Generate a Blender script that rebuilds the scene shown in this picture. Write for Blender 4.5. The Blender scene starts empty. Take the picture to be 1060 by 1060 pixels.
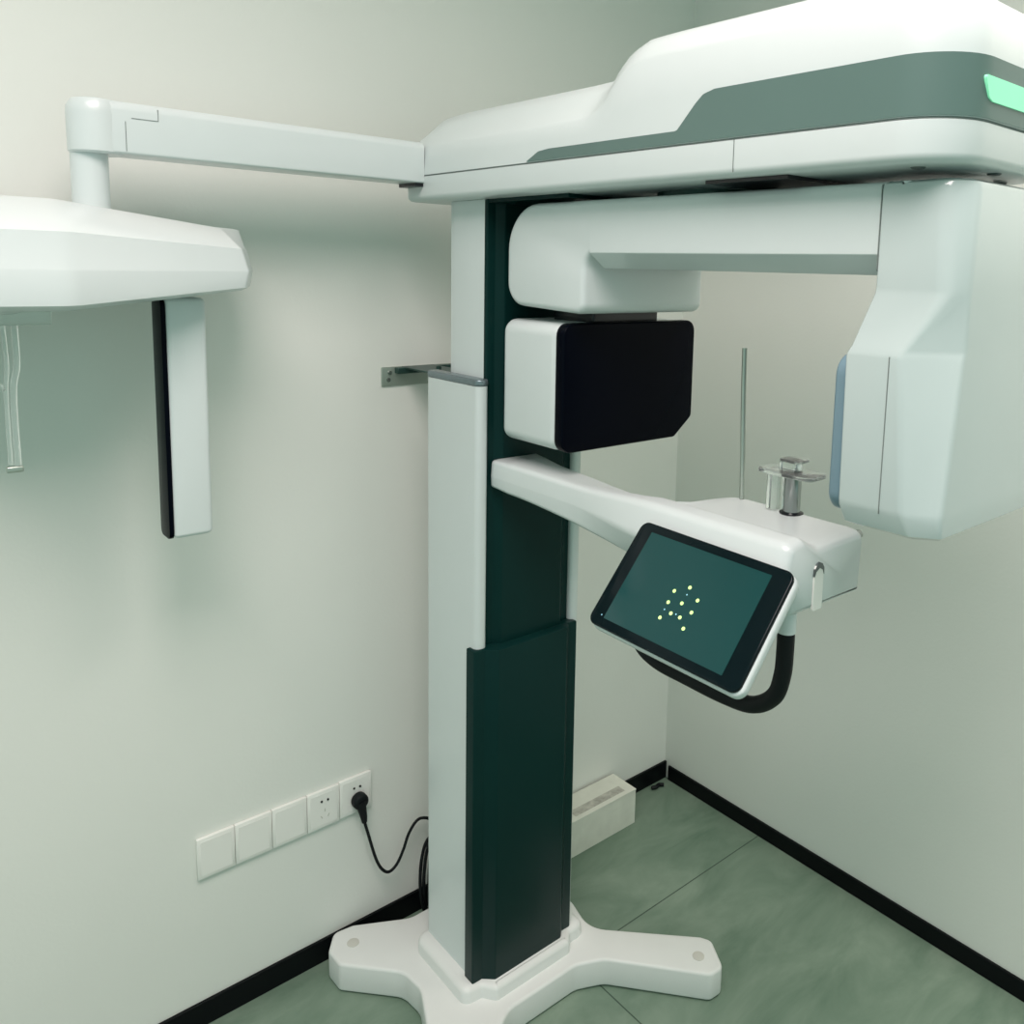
import bpy, bmesh, math, random
from mathutils import Vector, Matrix
random.seed(4)
SC = bpy.context.scene
COL = SC.collection
PI = math.pi

# ------------------------------------------------------------------ camera, world, light, exposure
cam_data = bpy.data.cameras.new('camera'); cam = bpy.data.objects.new('camera', cam_data); COL.objects.link(cam)
CX = Vector((0.744557, -0.667059, 0.025817)); CY = Vector((0.070438, 0.116962, 0.990635)); CZ = Vector((-0.663832, -0.735766, 0.134072))
cam.matrix_world = Matrix(((CX.x, CY.x, CZ.x, -1.91607), (CX.y, CY.y, CZ.y, -1.75271), (CX.z, CY.z, CZ.z, 1.62), (0, 0, 0, 1)))
cam_data.sensor_width = 36; cam_data.lens = 30.2014
cam_data.shift_x = -0.08395; cam_data.shift_y = -0.12433; cam_data.clip_start = 0.02
SC.camera = cam

world = bpy.data.worlds.new('world'); SC.world = world; world.use_nodes = True
bg = world.node_tree.nodes['Background']
bg.inputs[0].default_value = (0.46, 0.655, 0.60, 1); bg.inputs[1].default_value = 0.92

def area(name, loc, target, sx, sy, power, color, spread=180):
    d = bpy.data.lights.new(name, 'AREA'); d.shape = 'RECTANGLE'; d.size = sx; d.size_y = sy
    d.energy = power; d.color = color; d.spread = math.radians(spread)
    o = bpy.data.objects.new(name, d); COL.objects.link(o); o.location = loc
    o.rotation_euler = (Vector(target) - Vector(loc)).to_track_quat('-Z', 'Y').to_euler()
    return o
area('unseen_ceiling_light', (-2.05, -1.50, 2.95), (-2.05, -1.50, 0), 1.2, 1.2, 44, (1.0, 0.86, 0.85), 150)
area('unseen_ceiling_light', (-0.50, -1.60, 2.95), (-0.50, -1.60, 0), 0.9, 0.6, 15, (1.0, 0.89, 0.84), 110)  # added to brighten the right wall; narrow spread keeps the upper walls dim
SC.view_settings.view_transform = 'Standard'; SC.view_settings.look = 'None'
SC.view_settings.gamma = 1; SC.view_settings.use_curve_mapping = False
SC.view_settings.exposure = 0.12

# ------------------------------------------------------------------ materials
def mat(name, color, rough=0.5, metal=0.0, coat=0.0, noise=0.0, nscale=8.0, bump=0.0, bscale=200.0, trans=0.0, ior=1.45, emit=None, estr=0.0, spec=0.5):
    m = bpy.data.materials.new(name); m.use_nodes = True
    nt = m.node_tree; b = nt.nodes['Principled BSDF']
    b.inputs['Base Color'].default_value = (*color, 1); b.inputs['Roughness'].default_value = rough
    b.inputs['Metallic'].default_value = metal; b.inputs['IOR'].default_value = ior
    b.inputs['Coat Weight'].default_value = coat; b.inputs['Transmission Weight'].default_value = trans
    b.inputs['Coat Roughness'].default_value = 0.08
    b.inputs['Specular IOR Level'].default_value = spec
    if emit: b.inputs['Emission Color'].default_value = (*emit, 1); b.inputs['Emission Strength'].default_value = estr
    tc = nt.nodes.new('ShaderNodeTexCoord')
    if noise > 0:
        n = nt.nodes.new('ShaderNodeTexNoise'); n.inputs['Scale'].default_value = nscale; n.inputs['Detail'].default_value = 5
        nt.links.new(tc.outputs['Object'], n.inputs['Vector'])
        r = nt.nodes.new('ShaderNodeMapRange'); r.inputs['From Min'].default_value = 0.3; r.inputs['From Max'].default_value = 0.7
        r.inputs['To Min'].default_value = 1 - noise; r.inputs['To Max'].default_value = 1 + noise
        nt.links.new(n.outputs['Fac'], r.inputs['Value'])
        mx = nt.nodes.new('ShaderNodeVectorMath'); mx.operation = 'SCALE'; mx.inputs[0].default_value = color
        nt.links.new(r.outputs['Result'], mx.inputs['Scale']); nt.links.new(mx.outputs['Vector'], b.inputs['Base Color'])
    if bump > 0:
        n2 = nt.nodes.new('ShaderNodeTexNoise'); n2.inputs['Scale'].default_value = bscale; n2.inputs['Detail'].default_value = 3
        nt.links.new(tc.outputs['Object'], n2.inputs['Vector'])
        bp = nt.nodes.new('ShaderNodeBump'); bp.inputs['Strength'].default_value = bump; bp.inputs['Distance'].default_value = 0.001
        nt.links.new(n2.outputs['Fac'], bp.inputs['Height']); nt.links.new(bp.outputs['Normal'], b.inputs['Normal'])
    return m

M = {
 'wall': mat('wall_paint', (0.75, 0.765, 0.72), 0.55, noise=0.012, nscale=3, bump=0.25, bscale=120),
 'black_trim': mat('black_baseboard', (0.002, 0.003, 0.004), 0.4, spec=0.2),
 'white': mat('white_enamel', (0.62, 0.675, 0.67), 0.30, coat=0.25, noise=0.006, nscale=20),
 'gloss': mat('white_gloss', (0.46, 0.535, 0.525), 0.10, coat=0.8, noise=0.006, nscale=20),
 'base': mat('white_base_coat', (0.70, 0.72, 0.70), 0.42, noise=0.01, nscale=15),
 'grey': mat('slate_grey_panel', (0.105, 0.172, 0.155), 0.33, noise=0.01),
 'darkgreen': mat('dark_green_cladding', (0.003, 0.024, 0.022), 0.32, noise=0.05, nscale=4, spec=0.13),
 'cap': mat('grey_metal_cap', (0.20, 0.25, 0.27), 0.25, metal=0.6),
 'steel': mat('bracket_steel', (0.42, 0.47, 0.42), 0.35, metal=0.8, noise=0.05, nscale=30),
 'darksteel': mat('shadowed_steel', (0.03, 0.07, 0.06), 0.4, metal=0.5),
 'black': mat('black_plastic', (0.004, 0.005, 0.008), 0.25, noise=0.02),
 'blackglass': mat('black_window', (0.0012, 0.002, 0.005), 0.25, spec=0.05),
 'rubber': mat('black_rubber', (0.004, 0.006, 0.007), 0.55, noise=0.05, nscale=60, spec=0.25),
 'seam': mat('seam_shadow_gap', (0.18, 0.21, 0.20), 0.8),
 'plate': mat('collimator_blue_grey', (0.16, 0.25, 0.30), 0.3),
 'clear': mat('clear_acrylic', (0.93, 0.98, 0.96), 0.04, trans=0.92, ior=1.45),
 'chrome': mat('chrome', (0.30, 0.33, 0.32), 0.12, metal=1.0),
 'socket': mat('socket_plate_plastic', (0.80, 0.80, 0.76), 0.35, noise=0.005),
 'hole': mat('socket_hole', (0.01, 0.01, 0.01), 0.7),
 'card': mat('white_cardboard', (0.66, 0.68, 0.60), 0.75, noise=0.05, nscale=25),
 'tape': mat('packing_label', (0.42, 0.42, 0.37), 0.7, noise=0.25, nscale=60),
 'screw': mat('grey_screw', (0.12, 0.14, 0.14), 0.4, metal=0.5),
 'light': mat('status_light_green', (0.25, 0.62, 0.42), 0.4, emit=(0.24, 0.95, 0.50), estr=0.38),
 'bezel': mat('screen_bezel', (0.002, 0.007, 0.009), 0.15, spec=0.2),
 'display': mat('screen_display', (0.006, 0.03, 0.03), 0.08, emit=(0.010, 0.062, 0.058), estr=0.45, noise=0.05, nscale=9, spec=0.25),
 'dot': mat('screen_dot', (0.4, 0.6, 0.2), 0.4, emit=(0.62, 0.90, 0.32), estr=0.9),
 'bluedot': mat('screen_dot_blue', (0.2, 0.4, 0.5), 0.4, emit=(0.30, 0.65, 0.75), estr=0.7),
 'foot': mat('foot_cap_grey', (0.55, 0.55, 0.50), 0.5),
 'ceil': mat('ceiling_paint', (0.78, 0.80, 0.77), 0.8, noise=0.01),
}

def floor_mat():
    m = bpy.data.materials.new('concrete_look_tile'); m.use_nodes = True; nt = m.node_tree; N = nt.nodes; Lk = nt.links
    b = N['Principled BSDF']
    tc = N.new('ShaderNodeTexCoord'); sep = N.new('ShaderNodeSeparateXYZ'); Lk.new(tc.outputs['Object'], sep.inputs[0])
    def line(out, off, size):
        a = N.new('ShaderNodeMath'); a.operation = 'SUBTRACT'; Lk.new(out, a.inputs[0]); a.inputs[1].default_value = off
        p = N.new('ShaderNodeMath'); p.operation = 'PINGPONG'; Lk.new(a.outputs[0], p.inputs[0]); p.inputs[1].default_value = size / 2
        l = N.new('ShaderNodeMath'); l.operation = 'LESS_THAN'; Lk.new(p.outputs[0], l.inputs[0]); l.inputs[1].default_value = 0.0016
        return l
    lx = line(sep.outputs['X'], -0.708, 1.2); ly = line(sep.outputs['Y'], -0.381, 0.9)
    mxl = N.new('ShaderNodeMath'); mxl.operation = 'MAXIMUM'; Lk.new(lx.outputs[0], mxl.inputs[0]); Lk.new(ly.outputs[0], mxl.inputs[1])
    n1 = N.new('ShaderNodeTexNoise'); n1.inputs['Scale'].default_value = 3.2; n1.inputs['Detail'].default_value = 8; n1.inputs['Roughness'].default_value = 0.62; n1.inputs['Distortion'].default_value = 0.6
    mp = N.new('ShaderNodeMapping'); mp.inputs['Scale'].default_value = (1, 2.2, 1); Lk.new(tc.outputs['Object'], mp.inputs[0]); Lk.new(mp.outputs[0], n1.inputs['Vector'])
    r = N.new('ShaderNodeValToRGB'); Lk.new(n1.outputs['Fac'], r.inputs[0])
    r.color_ramp.elements[0].position = 0.30; r.color_ramp.elements[0].color = (0.100, 0.168, 0.118, 1)
    r.color_ramp.elements[1].position = 0.72; r.color_ramp.elements[1].color = (0.225, 0.300, 0.232, 1)
    mx = N.new('ShaderNodeMix'); mx.data_type = 'RGBA'; Lk.new(mxl.outputs[0], mx.inputs['Factor']); Lk.new(r.outputs[0], mx.inputs['A']); mx.inputs['B'].default_value = (0.035, 0.065, 0.045, 1)
    Lk.new(mx.outputs['Result'], b.inputs['Base Color']); b.inputs['Roughness'].default_value = 0.42
    bp = N.new('ShaderNodeBump'); bp.inputs['Strength'].default_value = 0.08; bp.inputs['Distance'].default_value = 0.002
    Lk.new(n1.outputs['Fac'], bp.inputs['Height']); Lk.new(bp.outputs['Normal'], b.inputs['Normal'])
    return m
M['floor'] = floor_mat()

# ------------------------------------------------------------------ mesh helpers
def finish(bm, angle=38):
    bmesh.ops.remove_doubles(bm, verts=bm.verts, dist=1e-6)
    bmesh.ops.recalc_face_normals(bm, faces=bm.faces)
    for fc in bm.faces: fc.smooth = True
    for e in bm.edges:
        e.smooth = not (len(e.link_faces) == 2 and e.calc_face_angle(0) > math.radians(angle))
def obj(name, bm, m, parent=None, angle=38):
    finish(bm, angle)
    me = bpy.data.meshes.new(name); bm.to_mesh(me); bm.free(); me.materials.append(M[m])
    o = bpy.data.objects.new(name, me); COL.objects.link(o)
    if parent is not None:
        o.parent = parent; o.matrix_parent_inverse = Matrix.Translation(-world_loc(parent))
    return o
def world_loc(o):
    v = Vector(o.location) if not o.get('child_loc') else Vector((0, 0, 0))
    p = o
    if o.type == 'MESH': return Vector((0, 0, 0)) if o.parent is None else Vector((0, 0, 0))
    return v
def thing(name, label, cat, loc, group=None):
    o = bpy.data.objects.new(name, None); COL.objects.link(o); o.location = loc; o.empty_display_size = 0.1
    tag(o, label, cat, group); return o
def tag(o, label, cat, group=None):
    o['label'] = label; o['category'] = cat
    if group: o['group'] = group
    return o
def struct(name, bm, m):
    o = obj(name, bm, m); o['kind'] = 'structure'; return o
def B(): return bmesh.new()
def merge(bm, other):
    me = bpy.data.meshes.new('tmp'); other.to_mesh(me); other.free(); bm.from_mesh(me); bpy.data.meshes.remove(me); return bm
def box(x0, x1, y0, y1, z0, z1, bev=0.0, seg=3, bm=None):
    b = B(); bmesh.ops.create_cube(b, size=1)
    for v in b.verts: v.co = Vector(((x0 + x1) / 2 + v.co.x * (x1 - x0), (y0 + y1) / 2 + v.co.y * (y1 - y0), (z0 + z1) / 2 + v.co.z * (z1 - z0)))
    if bev: bmesh.ops.bevel(b, geom=b.edges[:], offset=bev, segments=seg, profile=0.5, affect='EDGES')
    return merge(bm, b) if bm is not None else b
def rpoly(pts, rad, seg=6):
    """round the corners of a closed 2D polygon"""
    out = []; n = len(pts)
    for i in range(n):
        p = Vector(pts[i]); a = Vector(pts[i - 1]); c = Vector(pts[(i + 1) % n])
        r = rad[i] if isinstance(rad, (list, tuple)) else rad
        if r <= 0: out.append(p.copy()); continue
        u = (a - p); w = (c - p); lu, lw = u.length, w.length; u.normalize(); w.normalize()
        ang = u.angle(w); d = min(r / math.tan(ang / 2), lu * 0.49, lw * 0.49); r2 = d * math.tan(ang / 2)
        bis = (u + w).normalized(); cen = p + bis * (r2 / math.sin(ang / 2))
        s = p + u * d - cen; e = p + w * d - cen
        a0 = math.atan2(s.y, s.x); a1 = math.atan2(e.y, e.x); da = (a1 - a0 + PI) % (2 * PI) - PI
        for k in range(seg + 1):
            t = a0 + da * k / seg; out.append(Vector((cen.x + r2 * math.cos(t), cen.y + r2 * math.sin(t))))
    return out
def inset(pts, d):
    n = len(pts); out = []
    area2 = sum(pts[i - 1][0] * pts[i][1] - pts[i][0] * pts[i - 1][1] for i in range(n)); s = 1 if area2 > 0 else -1
    for i in range(n):
        a = Vector(pts[i - 1]); p = Vector(pts[i]); c = Vector(pts[(i + 1) % n])
        e1 = (p - a); e2 = (c - p)
        if e1.length < 1e-9: e1 = e2
        if e2.length < 1e-9: e2 = e1
        e1.normalize(); e2.normalize()
        n1 = Vector((-e1.y, e1.x)) * s; n2 = Vector((-e2.y, e2.x)) * s
        m = (n1 + n2); 
        if m.length < 1e-6: m = n1
        m.normalize(); out.append(p + m * (d / max(0.35, m.dot(n1))))
    return out
def rings(rs, cap0=True, cap1=True):
    """loft closed rings of 3D points"""
    b = B(); R = [[b.verts.new(p) for p in r] for r in rs]
    n = len(R[0])
    for a, c in zip(R, R[1:]):
        for i in range(n):
            try: b.faces.new((a[i - 1], a[i], c[i], c[i - 1]))
            except ValueError: pass
    if cap0: b.faces.new(R[0])
    if cap1: b.faces.new(list(reversed(R[-1])))
    return b
MAP = {'z': lambda p, h: Vector((p[0], p[1], h)), 'x': lambda p, h: Vector((h, p[0], p[1])), 'y': lambda p, h: Vector((p[0], h, p[1]))}
def slab(poly, axis, a0, a1, bev=0.0, seg=3):
    """polygon extruded along an axis, with softly rounded rims"""
    f = MAP[axis]; rs = []
    if bev:
        for k in range(seg + 1):
            t = PI / 2 * k / seg; rs.append([f(p, a0 + bev * (1 - math.sin(t))) for p in inset(poly, bev * (1 - math.cos(t)))])
        rs = []
        for k in range(seg + 1):
            t = PI / 2 * (1 - k / seg); rs.append([f(p, a0 + bev * (1 - math.sin(t))) for p in inset(poly, bev * (1 - math.cos(t)))])
        rs = [[f(p, a0 + bev * (1 - math.cos(t))) for p in inset(poly, bev * (1 - math.sin(t)))] for t in [PI / 2 * k / seg for k in range(seg + 1)]]
        rs += [[f(p, a1 - bev * (1 - math.cos(t))) for p in inset(poly, bev * (1 - math.sin(t)))] for t in [PI / 2 * (1 - k / seg) for k in range(seg + 1)]]
    else: rs = [[f(p, a0) for p in poly], [f(p, a1) for p in poly]]
    return rings(rs)
def rect(x0, x1, y0, y1): return [(x0, y0), (x1, y0), (x1, y1), (x0, y1)]
def cyl(p0, p1, r, seg=20, r2=None):
    p0 = Vector(p0); p1 = Vector(p1); d = (p1 - p0).normalized(); u = d.orthogonal().normalized(); w = d.cross(u)
    r2 = r if r2 is None else r2
    ring = lambda c, q: [c + u * (q * math.cos(2 * PI * k / seg)) + w * (q * math.sin(2 * PI * k / seg)) for k in range(seg)]
    return rings([ring(p0, r), ring(p1, r2)])
def lathe(c, prof, seg=28):
    """prof: list of (radius, z) about a vertical axis at c"""
    return rings([[Vector((c[0] + r * math.cos(2 * PI * k / seg), c[1] + r * math.sin(2 * PI * k / seg), z)) for k in range(seg)] for r, z in prof])
def spline(pts, n=10):
    P = [Vector(p) for p in pts]; P = [P[0] * 2 - P[1]] + P + [P[-1] * 2 - P[-2]]; out = []
    for i in range(1, len(P) - 2):
        for k in range(n):
            t = k / n; a, b, c, d = P[i - 1:i + 3]
            out.append(0.5 * ((2 * b) + (c - a) * t + (2 * a - 5 * b + 4 * c - d) * t * t + (3 * b - 3 * c + d - a) * t ** 3))
    out.append(P[-2]); return out
def tube(pts, r, seg=14, smooth=True, n=10):
    P = spline(pts, n) if smooth else [Vector(p) for p in pts]
    rs = []; prev = None
    for i, p in enumerate(P):
        d = (P[min(i + 1, len(P) - 1)] - P[max(i - 1, 0)]).normalized()
        u = d.orthogonal().normalized() if prev is None else (prev - d * prev.dot(d)).normalized(); prev = u; w = d.cross(u)
        q = r(i / (len(P) - 1)) if callable(r) else r
        rs.append([p + u * (q * math.cos(2 * PI * k / seg)) + w * (q * math.sin(2 * PI * k / seg)) for k in range(seg)])
    return rings(rs)
def smooth01(t): t = max(0.0, min(1.0, t)); return t * t * (3 - 2 * t)
def lerp(a, b, t): return a + (b - a) * t

# ------------------------------------------------------------------ room
struct('floor', box(-4.4, 0.1, -3.8, 0.1, -0.1, 0), 'floor')
struct('wall_back', box(-4.4, 0.1, 0, 0.1, 0, 3.0), 'wall')
struct('wall_right', box(0, 0.1, -3.8, 0, 0, 3.0), 'wall')
struct('ceiling', box(-4.4, 0.1, -3.8, 0.1, 3.0, 3.1), 'ceil')
struct('baseboard_back', box(-4.4, -0.001, -0.008, 0, 0, 0.056, 0.001, 1), 'black_trim')
struct('baseboard_right', box(-0.008, 0, -3.8, -0.02, 0, 0.047, 0.001, 1), 'black_trim')

# ------------------------------------------------------------------ the scanner
S = thing('dental_scanner', 'tall white and dark green dental x-ray scanner on a splayed white floor base', 'x-ray machine', (-0.85, -0.3, 0))
XC = -0.855
# base: four splayed legs around the plinth
half = [(-1.040, -0.190), (-0.975, -0.088), (-1.090, -0.022), (-1.135, -0.016), (-1.168, -0.060), (-1.166, -0.112), (-1.068, -0.216)]
leg_f = [(-1.062, -0.285), (-1.086, -0.375), (-1.232, -0.600), (-1.196, -0.669), (-1.160, -0.674), (-1.010, -0.480), (-0.955, -0.455)]
mir = lambda q: (2 * XC - q[0], q[1])
right_front = [(-0.765, -0.452), (-0.704, -0.482), (-0.552, -0.668), (-0.514, -0.671), (-0.474, -0.602), (-0.486, -0.578), (-0.668, -0.389)]
right_back = [mir(p) for p in reversed(half[1:])]
outline = [(-0.975, -0.088), (-1.090, -0.022), (-1.135, -0.016), (-1.168, -0.060), (-1.166, -0.112), (-1.068, -0.222),
           (-1.062, -0.285), (-1.096, -0.365), (-1.222, -0.590), (-1.190, -0.668), (-1.150, -0.672), (-0.997, -0.480), (-0.945, -0.450)] + right_front + \
          [(-0.645, -0.300), (-0.642, -0.222), (-0.556, -0.120), (-0.540, -0.070), (-0.575, -0.022), (-0.620, -0.022), (-0.735, -0.088)]
orad = [0.05, 0.02, 0.02, 0.02, 0.02, 0.06, 0.06, 0.05, 0.02, 0.02, 0.02, 0.06, 0.05, 0.06, 0.06, 0.02, 0.02, 0.02, 0.02, 0.07, 0.06, 0.05, 0.02, 0.02, 0.02, 0.02, 0.05]
base = obj('floor_base', slab(rpoly(outline, orad), 'z', 0.002, 0.070, 0.007), 'base', S)
for cx, cy in ((-1.115, -0.075), (-0.535, -0.615), (-1.165, -0.615), (-0.585, -0.075)):
    obj('foot_plug', lathe((cx, cy), [(0.0135, 0.069), (0.0135, 0.0712), (0.011, 0.0720)]), 'foot', base)
# plinth
pl = [(-1.016, -0.175), (-1.016, -0.385), (-0.975, -0.390), (-0.955, -0.418), (-0.755, -0.418), (-0.735, -0.396), (-0.690, -0.396), (-0.690, -0.175)]
plr = rpoly(pl, [0.03, 0.02, 0.01, 0.01, 0.01, 0.01, 0.025, 0.03], 5)
pb = rings([[Vector((p.x, p.y, z)) for p in inset(plr, d)] for d, z in ((0.0, 0.068), (0.0, 0.092), (0.002, 0.097), (0.006, 0.100), (0.013, 0.1035))])
obj('plinth', pb, 'base', S)
# column claddings and post
cl = rpoly([(-0.985, -0.185), (-0.985, -0.374), (-0.958, -0.374), (-0.958, -0.185)], [0.006, 0.013, 0.010, 0.003])
sc = obj('side_cladding', slab(cl, 'z', 0.10, 1.386), 'white', S)
obj('end_cap', slab(inset(cl, -0.0015), 'z', 1.386, 1.400, 0.004), 'cap', sc)
cr = [mir_p for mir_p in [Vector((-1.695 - p.x, p.y)) for p in cl]]
sc2 = obj('side_cladding', slab(cr, 'z', 0.10, 1.386), 'white', S)
obj('end_cap', slab(inset(cr, -0.0015), 'z', 1.386, 1.400, 0.004), 'cap', sc2)
obj('lifting_post', slab(rpoly([(-0.957, -0.240), (-0.957, -0.356), (-0.736, -0.356), (-0.736, -0.240)], 0.004), 'z', 0.10, 1.746), 'white', S)
obj('post_rear_rail', slab(rpoly([(-0.951, -0.222), (-0.951, -0.241), (-0.742, -0.241), (-0.742, -0.222)], 0.002), 'z', 0.10, 1.746), 'white', S)
# dark inner front panel (stepped outline)
ip = rpoly([(-0.957, -0.352), (-0.957, -0.362), (-0.940, -0.364), (-0.925, -0.376), (-0.768, -0.376), (-0.755, -0.364), (-0.737, -0.362), (-0.737, -0.352)], [0, 0.002, 0.006, 0.008, 0.008, 0.006, 0.002, 0], 4)
obj('front_panel', slab(ip, 'z', 0.10, 1.7455), 'darkgreen', S, 25)
# lower cover
lc = rpoly([(-0.992, -0.350), (-0.992, -0.379), (-0.968, -0.380), (-0.947, -0.400), (-0.766, -0.400), (-0.752, -0.386), (-0.727, -0.386), (-0.727, -0.350)], [0, 0.004, 0.004, 0.006, 0.006, 0.004, 0.003, 0], 4)
zt = lambda p: 0.845 + 0.003 * 0
obj('lower_cover', slab(lc, 'z', 0.102, 0.848, 0.003, 2), 'darkgreen', S, 25)

# gantry shell: rings of a rounded plan, heights following the hump
GX0, GX1, GY0, GY1 = -1.000, -0.690, -0.120, -1.300
def gplan(d, n=70):
    x0, x1, y0, y1 = GX0 + d, GX1 - d, GY0 - d, GY1 + d
    rb = max(0.02 - d, 0.004); rf = max(0.075 - d, 0.006)
    pts = []
    for k in range(n + 1): pts.append((x0, lerp(y0 - rb, y1 + rf, k / n)))
    for k in range(1, 12): t = k / 12 * PI / 2; pts.append((x0 + rf - rf * math.cos(t), y1 + rf - rf * math.sin(t)))
    for k in range(0, 9): pts.append((lerp(x0 + rf, x1 - rf, k / 8), y1))
    for k in range(1, 12): t = k / 12 * PI / 2; pts.append((x1 - rf + rf * math.sin(t), y1 + rf - rf * math.cos(t)))
    for k in range(n + 1): pts.append((x1, lerp(y1 + rf, y0 - rb, k / n)))
    for k in range(1, 6): t = k / 6 * PI / 2; pts.append((x1 - rb + rb * math.cos(t), y0 - rb + rb * math.sin(t)))
    for k in range(0, 5): pts.append((lerp(x1 - rb, x0 + rb, k / 4), y0))
    for k in range(1, 6): t = k / 6 * PI / 2; pts.append((x0 + rb - rb * math.sin(t), y0 - rb + rb * math.cos(t)))
    return pts
def piece(y, table):
    y = -y
    for (a, va), (b, vb) in zip(table, table[1:]):
        if y <= b: return lerp(va, vb, max(0, (y - a) / (b - a)))
    return table[-1][1]
ZC = [(0.12, 1.858), (0.60, 1.858), (0.690, 1.860), (0.725, 1.876), (0.750, 1.905), (0.775, 1.922), (0.800, 1.930), (0.84, 1.932), (1.30, 1.930)]
ZT = [(0.12, 1.890), (0.20, 1.914), (0.28, 1.918), (0.66, 1.918), (0.712, 1.919), (0.735, 1.942), (0.755, 1.957), (0.80, 1.966), (0.86, 1.967), (1.15, 1.966), (1.30, 1.930)]
def gring(d, f):
    return [Vector((x, y, f(y))) for x, y in gplan(d)]
DC = lambda y: piece(y, [(0.12, 0.0), (0.68, 0.0), (0.80, 1.0), (1.30, 1.0)])
rs = [gring(0.0, lambda y: 1.797), gring(0.0, lambda y: 1.80), gring(0.002, lambda y: lerp(1.80, piece(y, ZC), 0.5)), gring(0.004, lambda y: piece(y, ZC) - 0.008),
      gring(0.009, lambda y: piece(y, ZC)), gring(0.020, lambda y: lerp(piece(y, ZC), piece(y, ZT), lerp(0.25, 0.55, DC(y)))),
      gring(0.034, lambda y: lerp(piece(y, ZC), piece(y, ZT), lerp(0.60, 0.88, DC(y)))), gring(0.050, lambda y: lerp(piece(y, ZC), piece(y, ZT), 0.97)),
      gring(0.065, lambda y: piece(y, ZT)), gring(0.11, lambda y: piece(y, ZT) + 0.001), gring(0.153, lambda y: piece(y, ZT) + 0.001)]
g = obj('gantry_shell', rings(rs), 'white', S, 50)
# tray under the shell
tr = gplan(0.0)
rs = [[Vector((x, y, z)) for x, y in gplan(d)] for d, z in ((0.014, 1.7465), (0.005, 1.7485), (0.001, 1.753), (0.0, 1.758), (0.0, 1.7935), (0.002, 1.7948), (0.002, 1.7965))]
tray = obj('gantry_tray', rings(rs), 'white', S, 50)
for x in (GX0 - 0.0004, GX1 - 0.0004):
    obj('panel_joint', box(x, x + 0.0008, -0.9958, -0.9945, 1.752, 1.7945), 'seam', tray)
obj('seam_gasket', slab([Vector(p) for p in gplan(0.0012)], 'z', 1.7946, 1.7974), 'seam', tray)
# accent band wrapped around the front
ACC = [(0.539, 1.7985), (0.572, 1.813), (0.60, 1.8155), (0.890, 1.8155), (0.924, 1.849), (0.938, 1.860), (0.958, 1.8645), (1.30, 1.8650)]
def accent():
    b = B(); P = gplan(-0.0012, 260); Q = gplan(0.004, 260); idx = [i for i, p in enumerate(P) if p[1] < -0.540]
    cols = []
    for i in idx:
        z1 = piece(P[i][1], ACC)
        cols.append([b.verts.new((Q[i][0], Q[i][1], 1.7980)), b.verts.new((P[i][0], P[i][1], 1.7980)), b.verts.new((P[i][0], P[i][1], lerp(1.798, z1, 0.5))), b.verts.new((P[i][0], P[i][1], z1)), b.verts.new((Q[i][0], Q[i][1], z1))])
    for a, c in zip(cols, cols[1:]):
        for k in range(4): b.faces.new((a[k], a[k + 1], c[k + 1], c[k]))
    b.faces.new(cols[0]); b.faces.new(list(reversed(cols[-1])))
    return b
acc = obj('accent_band', accent(), 'grey', g, 50)
lt = rpoly([(-0.946, 1.8435), (-0.934, 1.820), (-0.925, 1.8165), (-0.765, 1.8165), (-0.756, 1.820), (-0.744, 1.8435)], [0.003, 0.004, 0.004, 0.004, 0.004, 0.003], 4)
obj('status_light', slab(lt, 'y', -1.3026, -1.299), 'light', acc)
# underside: bearing, dark slots, screw holes, floor plate
obj('underside_slot', box(-0.955, -0.735, -0.60, -0.29, 1.7395, 1.7468), 'darkgreen', tray)
obj('underside_slot', box(-0.980, -0.71, -1.07, -0.93, 1.7415, 1.7468), 'black', tray)
obj('rotary_bearing', lathe((-0.80, -0.80), [(0.10, 1.733), (0.10, 1.7475)], 40), 'darksteel', tray)
for x, y in ((-0.955, -1.235), (-0.845, -1.275), (-0.735, -1.235)):
    obj('mounting_screw', lathe((x, y), [(0.007, 1.7445), (0.0095, 1.7470)], 16), 'screw', tray)

# C-arm
side = [(-0.600, 1.7335), (-0.418, 1.7335), (-0.418, 1.549), (-0.640, 1.540), (-0.640, 1.647), (-1.225, 1.645), (-1.225, 1.7335)]
bm = slab(rpoly(side, [0, 0.085, 0.045, 0.02, 0.03, 0.001, 0.001], 10), 'x', -0.952, -0.645, 0.010, 3)
# rounded under-belly of the beam
cs = rpoly([(-0.9522, 1.710), (-0.9522, 1.6455), (-0.918, 1.6205), (-0.679, 1.6205), (-0.6448, 1.6455), (-0.6448, 1.710)], [0, 0.003, 0.008, 0.008, 0.003, 0], 4)
merge(bm, slab(cs, 'y', -0.655, -1.192))
carm = obj('rotating_arm', bm, 'white', S, 32)
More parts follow.
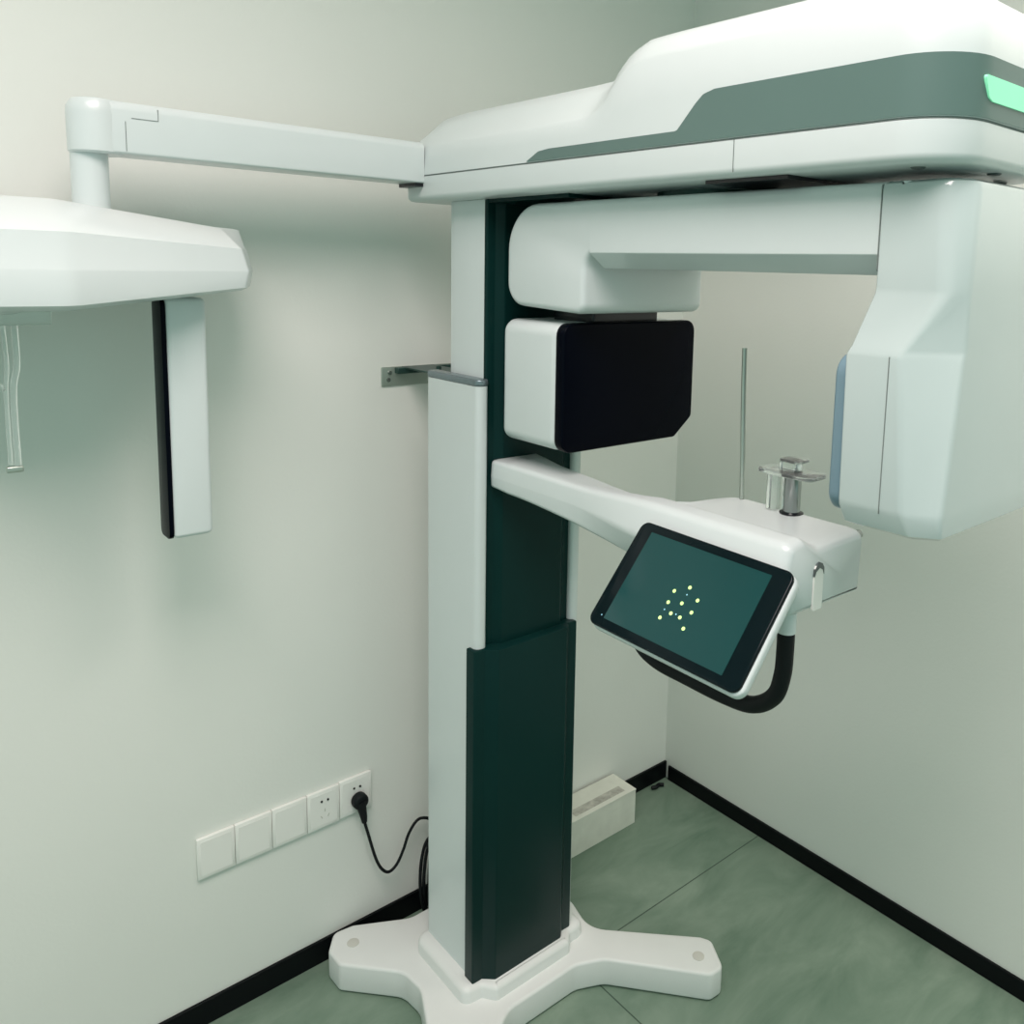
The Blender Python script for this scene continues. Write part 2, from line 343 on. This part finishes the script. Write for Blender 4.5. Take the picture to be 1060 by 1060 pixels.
# head at the near end
def plan_head(x0, yb, yf, cx, cy):
    # x0 = left side, corner chamfer cx (x) by cy (y); mirrored on the right
    x1 = -0.605 + (-0.980 - x0) * -1
    x1 = -1.585 - x0
    return [(x0, yb), (x0, yf + cy), (x0 + cx, yf), (x1 - cx, yf), (x1, yf + cy), (x1, yb)]
def hring(x0, yb, yf, cx, cy, z, r=0.006, ins=0.0, rb=0.004):
    p = rpoly(plan_head(x0, yb, yf, cx, cy), [rb, r, r, r, r, rb], 5)
    if ins: p = inset(p, ins)
    return [Vector((q.x, q.y, z)) for q in p]
hr = [hring(-0.962, -1.183, -1.292, 0.022, 0.026, 1.306, 0.008, 0.004), hring(-0.972, -1.178, -1.296, 0.022, 0.030, 1.312, 0.008),
      hring(-0.981, -1.174, -1.297, 0.024, 0.036, 1.334, 0.014), hring(-0.982, -1.174, -1.297, 0.028, 0.038, 1.342, 0.016), hring(-0.982, -1.1715, -1.297, 0.050, 0.052, 1.522, 0.016),
      hring(-0.981, -1.1735, -1.297, 0.052, 0.0525, 1.528, 0.016), hring(-0.977, -1.176, -1.297, 0.050, 0.050, 1.535, 0.016),
      hring(-0.955, -1.189, -1.297, 0.026, 0.016, 1.598, 0.022), hring(-0.9545, -1.190, -1.297, 0.026, 0.016, 1.606, 0.030),
      hring(-0.9545, -1.190, -1.297, 0.030, 0.020, 1.722, 0.030), hring(-0.9545, -1.190, -1.297, 0.030, 0.020, 1.730, 0.030, 0.003), hring(-0.9545, -1.190, -1.297, 0.030, 0.020, 1.7335, 0.030, 0.010)]
head = obj('tube_head', rings(hr), 'gloss', S, 34)
obj('arm_joint', slab(rpoly([(-0.9533, 1.625), (-0.9533, 1.730), (-0.644, 1.730), (-0.644, 1.625)], 0.003), 'y', -1.1903, -1.1890), 'seam', head)
obj('panel_joint', box(-0.9826, -0.980, -1.2317, -1.2305, 1.334, 1.525), 'seam', head)
cp = rpoly([(-0.972, 1.318), (-0.972, 1.522), (-0.613, 1.522), (-0.613, 1.318)], 0.028, 8)
obj('collimator_plate', slab(cp, 'y', -1.172, -1.152, 0.005), 'plate', head)
# detector
db = rpoly([(-0.951, 1.2875), (-0.951, 1.521), (-0.607, 1.521), (-0.607, 1.325), (-0.655, 1.2875)], [0.022, 0.026, 0.022, 0.015, 0.015], 6)
det = obj('detector_housing', slab(db, 'y', -0.572, -0.402, 0.018, 5), 'white', S)
dw = rpoly([(-0.9505, 1.2865), (-0.9505, 1.5215), (-0.606, 1.5215), (-0.606, 1.325), (-0.655, 1.2865)], [0.024, 0.022, 0.022, 0.015, 0.015], 6)
obj('detector_window', slab(dw, 'y', -0.590, -0.566, 0.004, 3), 'blackglass', det)
obj('detector_mount', box(-0.87, -0.70, -0.575, -0.46, 1.515, 1.548, 0.004), 'black', S)

# support arm for the console
CP_ARM = [(-0.954, 1.178), (-0.9553, 1.205), (-0.953, 1.239), (-0.935, 1.2405), (-0.90, 1.2408), (-0.79, 1.240), (-0.79, 1.178)]
CP_CON = [(-0.958, 1.148), (-0.986, 1.202), (-0.968, 1.255), (-0.935, 1.259), (-0.900, 1.240), (-0.778, 1.246), (-0.785, 1.146)]
XR = [(0.36, -0.822), (0.44, -0.849), (0.55, -0.877), (0.69, -0.903), (0.76, -0.915), (0.795, -0.914), (0.815, -0.900), (0.835, -0.868), (0.850, -0.815), (0.860, -0.788), (0.875, -0.779), (0.90, -0.778), (1.2, -0.778)]
def conring(y, ins=0.0, dz=0.0):
    t = smooth01((-y - 0.60) / 0.26)
    far = smooth01((0.44 + y) / 0.07) * 0.003
    P = [(lerp(p[0], q[0], t), lerp(p[1] - 0.014 * smooth01((-y - 0.44) / 0.30) * (1 - t) * (1 if i in (0, 6) else 0), q[1], t)) for i, (p, q) in enumerate(zip(CP_ARM, CP_CON))]
    xr = piece(y, XR)
    P[5] = (xr, P[5][1]); P[6] = (xr - 0.005 * t, P[6][1]); P[4] = (min(P[4][0], xr - 0.012), P[4][1]); P[3] = (min(P[3][0], xr - 0.022), P[3][1]); P[2] = (min(P[2][0], xr - 0.040), P[2][1])
    R = rpoly(P, [0.010, 0.022, lerp(0.012, 0.018, t), lerp(0.012, 0.020, t), 0.030, 0.018, 0.008], 5)
    if ins or far: R = inset(R, ins + far)
    return [Vector((q.x, y, q.y + dz)) for q in R]
sa = [conring(-0.366, 0.010), conring(-0.369, 0.004)] + [conring(-0.374 - 0.00865 * k) for k in range(41)]
obj('support_arm', rings(sa), 'white', S, 50)
ys = [-0.7195 - 0.00649 * k for k in range(55)]
cn = [conring(y) for y in ys] + [conring(-1.078), conring(-1.089, 0.0012), conring(-1.096, 0.005), conring(-1.100, 0.011)]
con = obj('console_body', rings(cn), 'white', S, 50)
rc = rpoly([(-0.912, 1.150), (-0.912, 1.218), (-0.890, 1.218), (-0.890, 1.150)], [0.002, 0.011, 0.011, 0.002], 6)
obj('end_recess', slab(rc, 'y', -1.1025, -1.097), 'socket', con)
rr = [(-0.9125, 1.200), (-0.912, 1.210), (-0.907, 1.217), (-0.901, 1.2195), (-0.895, 1.217), (-0.890, 1.210), (-0.8895, 1.200), (-0.893, 1.207), (-0.901, 1.2115), (-0.909, 1.207)]
obj('recess_arc', slab([Vector(p) for p in rr], 'y', -1.1032, -1.098), 'screw', con)  # dark arc drawn along the top of the recess
obj('side_knob', cyl((-0.784, -1.080, 1.229), (-0.765, -1.080, 1.229), 0.007), 'chrome', con)

# touch screen: local frame u (along y, towards the viewer), v (up the tilted face)
TL = Vector((-0.988, -0.836, 1.231)); TR = Vector((-0.986, -1.1175, 1.2315)); BL = Vector((-1.102, -0.842, 1.101)); BR = Vector((-1.100, -1.126, 1.091))
cen = (TL + TR + BL + BR) / 4; U = ((TR - TL) + (BR - BL)).normalized(); V = ((TL - BL) + (TR - BR)).normalized(); W = U.cross(V).normalized()
if W.x > 0: W = -W
V = W.cross(U) if W.cross(U).z > 0 else -W.cross(U)
SW = 0.2825; SH = 0.1755
def loc(u, v, w): return cen + U * u + V * v + W * w
def tilt(poly, w0, w1, bev=0.0):
    b = slab(poly, 'z', w0, w1, bev)
    for v in b.verts: v.co = loc(v.co.x, v.co.y, v.co.z)
    return b
shell = obj('screen_shell', tilt(rpoly(rect(-SW / 2 + 0.001, SW / 2 + 0.003, -SH / 2 - 0.003, SH / 2 - 0.001), 0.016), -0.022, -0.006, 0.005), 'white', S)
bez = obj('screen_bezel', tilt(rpoly(rect(-SW / 2, SW / 2, -SH / 2, SH / 2), 0.014), -0.007, 0.000, 0.002), 'bezel', shell)
obj('display', tilt(rpoly(rect(-SW / 2 + 0.027, SW / 2 - 0.031, -SH / 2 + 0.014, SH / 2 - 0.014), 0.001), -0.001, 0.0005), 'display', shell)
for u, v in ((-0.0005, 0.0165), (-0.0222, 0.0036), (0.0216, 0.0037), (-0.0222, -0.0146), (0.0, -0.0085), (0.022, -0.015), (-0.0086, -0.0275), (-0.0221, -0.0391), (0.0085, -0.0277), (0.0226, -0.0397)):
    obj('display_dot', tilt([Vector((u + 0.0028 * math.cos(k * PI / 8), v + 0.0028 * math.sin(k * PI / 8))) for k in range(16)], 0.0002, 0.0008), 'dot', shell)
for u, v in ((0.0007, 0.0055), (-0.0219, -0.026), (0.0, -0.0258)):
    obj('display_sparkle', tilt([Vector((u + 0.0011 * math.cos(k * PI / 6), v + 0.0011 * math.sin(k * PI / 6))) for k in range(12)], 0.0002, 0.0008), 'bluedot', shell)
obj('power_led', tilt([Vector((-0.1205 + 0.0009 * math.cos(k * PI / 6), -0.0706 + 0.0009 * math.sin(k * PI / 6))) for k in range(12)], -0.0002, 0.0004), 'bluedot', shell)

# grab handle below the console
hd = obj('grab_handle', tube([(-0.94, -1.080, 1.125), (-0.94, -1.080, 1.09), (-0.94, -1.078, 1.055), (-0.94, -1.066, 1.018), (-0.94, -1.030, 0.990), (-0.94, -0.976, 0.982), (-0.94, -0.897, 0.982), (-0.94, -0.835, 0.984), (-0.94, -0.795, 1.000), (-0.94, -0.778, 1.04), (-0.94, -0.775, 1.125)], 0.0125, 18, n=6), 'rubber', S)
obj('handle_ferrule', cyl((-0.94, -1.080, 1.150), (-0.94, -1.080, 1.120), 0.0135), 'white', hd)
obj('handle_ferrule', cyl((-0.94, -0.775, 1.158), (-0.94, -0.775, 1.120), 0.0135), 'white', hd)

# chin rest of clear plastic and chrome
cr_ = obj('chin_rest', lathe((-0.800, -0.980), [(0.0135, 1.238), (0.0135, 1.302), (0.0145, 1.306)]), 'chrome', S)
obj('rest_collar', lathe((-0.800, -0.980), [(0.019, 1.238), (0.019, 1.246), (0.014, 1.248)]), 'black', cr_)
obj('rest_sleeve', slab(rpoly(rect(-0.815, -0.785, -0.960, -0.938), 0.006), 'z', 1.242, 1.304, 0.002), 'clear', cr_)
obj('rest_table', slab(rpoly([(-0.825, -0.925), (-0.775, -0.925), (-0.770, -0.975), (-0.775, -1.028), (-0.825, -1.028), (-0.830, -0.975)], 0.012), 'z', 1.306, 1.313, 0.002), 'clear', cr_)
obj('chin_cup', slab(rpoly(rect(-0.812, -0.788, -0.990, -0.958), 0.005), 'z', 1.313, 1.328, 0.002), 'clear', cr_)
obj('bite_lip', slab(rpoly(rect(-0.818, -0.782, -1.000, -0.962), 0.008), 'z', 1.328, 1.332, 0.001), 'clear', cr_)
# thin upright rod
obj('support_rod', tube([(-0.80, -0.881, 1.246), (-0.80, -0.878, 1.33), (-0.80, -0.874, 1.42), (-0.80, -0.872, 1.497)], 0.0042, 12), 'steel', S)

# cephalometric arm, post, head and sensor
def xring(x, y0, y1, z0, z1, r):
    return [Vector((x, q.x, q.y)) for q in rpoly([(y0, z0), (y0, z1), (y1, z1), (y1, z0)], r, 5)]
pr = (0.004, 0.016, 0.016, 0.004)
ca = [xring(-1.000, -0.200, -0.125, 1.781, 1.862, pr), xring(-1.30, -0.200, -0.125, 1.781, 1.863, pr), xring(-1.565, -0.200, -0.125, 1.782, 1.864, pr)]
ceph = obj('ceph_arm', rings(ca), 'white', S, 30)
obj('arm_elbow', lathe((-1.574, -0.162), [(0.037, 1.780), (0.0405, 1.783), (0.041, 1.84), (0.040, 1.853), (0.034, 1.863), (0.022, 1.866)], 36), 'white', ceph)
obj('arm_slot', box(-1.018, -0.999, -0.196, -0.130, 1.774, 1.7812), 'black', ceph)  # black strip drawn for the small dark slot below the arm
obj('elbow_joint', box(-1.5405, -1.5395, -0.2006, -0.198, 1.786, 1.832), 'seam', ceph)
obj('cover_joint', box(-1.492, -1.4912, -0.2008, -0.198, 1.838, 1.856), 'seam', ceph)
obj('cover_joint', box(-1.531, -1.4912, -0.2008, -0.198, 1.8375, 1.8383), 'seam', ceph)
obj('ceph_post', lathe((-1.585, -0.160), [(0.027, 1.690), (0.027, 1.782)], 32), 'white', S)
def crg(t, ins_f, ins_r, zl, zr, bulge=0.0):
    # plan of the head: front face, angled right part, back face
    P = [(-1.86, -0.355 + ins_f), (-1.655, -0.355 + ins_f), (-1.375 - ins_r + bulge, -0.255 + ins_f * 0.8), (-1.322 - ins_r + bulge, -0.125), (-1.350 - ins_r, -0.070), (-1.86, -0.055)]
    out = []
    for q in rpoly(P, [0.03, 0.08, 0.012, 0.02, 0.02, 0.03], 8):
        s = smooth01((q.x + 1.68) / 0.32); out.append(Vector((q.x, q.y, lerp(zl, zr, s))))
    return out
cg = [crg(0, 0.050, 0.03, 1.538, 1.566), crg(0, 0.014, 0.008, 1.541, 1.567), crg(0, 0.003, 0.002, 1.548, 1.572), crg(0, 0.0, 0, 1.597, 1.598, 0.003), crg(0, 0.001, 0.0, 1.600, 1.601, 0.003), crg(0, 0.008, 0.006, 1.652, 1.637), crg(0, 0.016, 0.010, 1.658, 1.642), crg(0, 0.110, 0.014, 1.700, 1.672), crg(0, 0.125, 0.022, 1.703, 1.674)]
ch = obj('ceph_head', rings(cg), 'white', S, 33)
obj('rotation_hub', lathe((-1.745, -0.27), [(0.035, 1.534), (0.045, 1.538), (0.045, 1.544)], 32), 'white', ch)
sp = rpoly([(-1.488, 1.150), (-1.488, 1.566), (-1.365, 1.566), (-1.365, 1.150)], 0.018, 6)
sn = obj('ceph_sensor', slab(rpoly([(-0.216, 1.140), (-0.216, 1.5535), (-0.160, 1.5535), (-0.160, 1.140)], 0.008), 'x', -1.498, -1.432, 0.010, 4), 'white', S)
obj('sensor_window', slab(rpoly([(-0.214, 1.1395), (-0.214, 1.552), (-0.162, 1.552), (-0.162, 1.1395)], 0.012), 'x', -1.504, -1.4965, 0.001), 'blackglass', sn)
er = obj('ear_rod_holder', slab(rpoly(rect(-1.86, -1.671, -0.292, -0.268), 0.003), 'z', 1.518, 1.5395, 0.002), 'clear', S)
obj('ear_rod', tube([(-1.716, -0.28, 1.519), (-1.716, -0.28, 1.46), (-1.722, -0.28, 1.42), (-1.722, -0.28, 1.31)], 0.0045, 12), 'clear', er)
obj('ear_rod', tube([(-1.730, -0.28, 1.519), (-1.728, -0.28, 1.46), (-1.731, -0.28, 1.42), (-1.731, -0.28, 1.315)], 0.003, 12), 'clear', er)
obj('ear_rod', tube([(-1.775, -0.28, 1.519), (-1.765, -0.28, 1.47), (-1.733, -0.28, 1.425)], 0.003, 12), 'clear', er)
obj('ear_rod_tip', box(-1.737, -1.716, -0.285, -0.275, 1.304, 1.313, 0.002), 'steel', er)

# ------------------------------------------------------------------ wall bracket
bk = thing('wall_bracket', 'small screwed metal bracket tying the scanner column to the wall', 'bracket', (-0.90, 0, 1.365))
obj('wall_flange', box(-0.994, -0.80, -0.004, 0, 1.343, 1.387, 0.0015, 2), 'steel', bk)
obj('projecting_arm', box(-0.945, -0.86, -0.215, -0.004, 1.383, 1.387, 0.001, 1), 'darksteel', bk)
obj('arm_web', box(-0.962, -0.80, -0.022, -0.004, 1.372, 1.386, 0.001, 1), 'darksteel', bk)
for x, z in ((-0.978, 1.358), (-0.975, 1.374)):
    obj('screw', cyl((x, -0.004, z), (x, -0.008, z), 0.0045, 12), 'chrome', bk)
obj('screw', lathe((-0.905, -0.10), [(0.006, 1.387), (0.006, 1.394), (0.003, 1.396)], 12), 'darksteel', bk)

# ------------------------------------------------------------------ wall plates
xs = [-1.4235, -1.3465, -1.2675, -1.1885, -1.1115, -1.0315]
labels = ['blank white wall plate at the far left end of the row of five',
          'blank white wall plate second from the left, right of the end plate',
          'blank white wall plate in the middle of the row of five',
          'white wall socket with nothing plugged in, left of the plugged one',
          'white wall socket at the right end of the row, black plug in it']
for i in range(5):
    x0, x1 = xs[i] + 0.0005, xs[i + 1] - 0.0005; dz = 0.002 if i == 4 else 0.0
    sock = i >= 3
    t = thing('wall_socket' if sock else 'blank_wall_plate', labels[i], 'socket' if sock else 'wall plate', ((x0 + x1) / 2, 0, 0.385), 'wall plates in a row')
    obj('face_plate', box(x0, x1, -0.009, 0, 0.339 + dz, 0.429 + dz, 0.0018, 2), 'socket', t)
    obj('inner_panel', box(x0 + 0.006, x1 - 0.006, -0.0094, -0.008, 0.346 + dz, 0.422 + dz, 0.0003, 1), 'socket', t)
    if sock:
        cx = (x0 + x1) / 2
        cx = -1.1475 if i == 3 else -1.0685
        for hx in (-0.0075, 0.0075):
            obj('pin_hole', cyl((cx + hx, -0.0108, 0.404), (cx + hx, -0.0095, 0.404), 0.0026, 12), 'hole', t)
        if i == 3:
            for hx, hz, tilt_a in ((0, 0.381, 0), (-0.008, 0.366, 0.5), (0.008, 0.366, -0.5)):
                h = box(-0.001, 0.001, -0.0104, -0.0095, -0.0035, 0.0035)
                for v in h.verts:
                    X, Z = v.co.x, v.co.z; v.co.x = cx + hx + X * math.cos(tilt_a) - Z * math.sin(tilt_a); v.co.z = hz + X * math.sin(tilt_a) + Z * math.cos(tilt_a)
                obj('pin_slot', h, 'foot', t)

# plug and cord
pc = thing('power_cord', 'black power cord plugged into the right wall socket, looping behind the column', 'cord', (-1.068, -0.010, 0.37))
pg = B(); merge(pg, slab([Vector((-1.068 + 0.0185 * math.cos(k * PI / 12), 0.376 + 0.0185 * math.sin(k * PI / 12))) for k in range(24)], 'y', -0.034, -0.0102, 0.006))
merge(pg, tube([(-1.069, -0.026, 0.378), (-1.066, -0.028, 0.358), (-1.062, -0.028, 0.338), (-1.060, -0.028, 0.322)], lambda t: lerp(0.0125, 0.0062, t), 14))
obj('plug', pg, 'rubber', pc)
obj('cable', tube([(-1.061, -0.028, 0.326), (-1.052, -0.029, 0.290), (-1.034, -0.03, 0.220), (-1.018, -0.03, 0.183), (-0.999, -0.03, 0.166), (-0.978, -0.03, 0.176), (-0.960, -0.03, 0.206), (-0.946, -0.03, 0.240), (-0.926, -0.03, 0.264), (-0.906, -0.03, 0.266), (-0.880, -0.03, 0.245), (-0.868, -0.035, 0.19), (-0.865, -0.04, 0.10), (-0.870, -0.05, 0.0045), (-0.85, -0.06, 0.0045)], 0.0036, 10), 'rubber', pc)
pts = []
for k in range(46):
    a = k / 45 * 2 * PI * 3.2; r = 0.026 + 0.004 * math.sin(a * 0.37)
    pts.append((-0.898 + r * 0.9 * math.cos(a) * (1 + 0.15 * math.sin(a * .3)), -0.060 + 0.012 * math.sin(a * 0.7) + 0.004 * math.cos(a), 0.118 + 0.108 * math.sin(a) - 0.008 * math.cos(a * 0.41)))
cb = tag(obj('coiled_cable', tube(pts, 0.0042, 10, n=4), 'rubber'), 'bundle of black cable looped upright on the floor between column and wall', 'cable')

# ------------------------------------------------------------------ carton and scrap
ct = thing('cardboard_carton', 'long low white cardboard carton on the floor against the back wall', 'box', (-0.37, -0.055, 0))
obj('carton_body', box(-0.510, -0.240, -0.108, -0.009, 0, 0.104, 0.001, 1), 'card', ct)
lid = box(-0.511, -0.239, -0.1092, -0.0085, 0.1045, 0.108, 0.001, 1)
obj('lid_flap', lid, 'card', ct)
obj('printed_label', box(-0.46, -0.272, -0.094, -0.066, 0.1079, 0.1084), 'tape', ct)
tag(obj('black_scrap', tube([(-0.088, -0.028, 0.007), (-0.074, -0.034, 0.009), (-0.058, -0.030, 0.007), (-0.045, -0.038, 0.006)], 0.006, 10), 'rubber'), 'small black scrap lying on the floor tiles in the far corner', 'scrap')
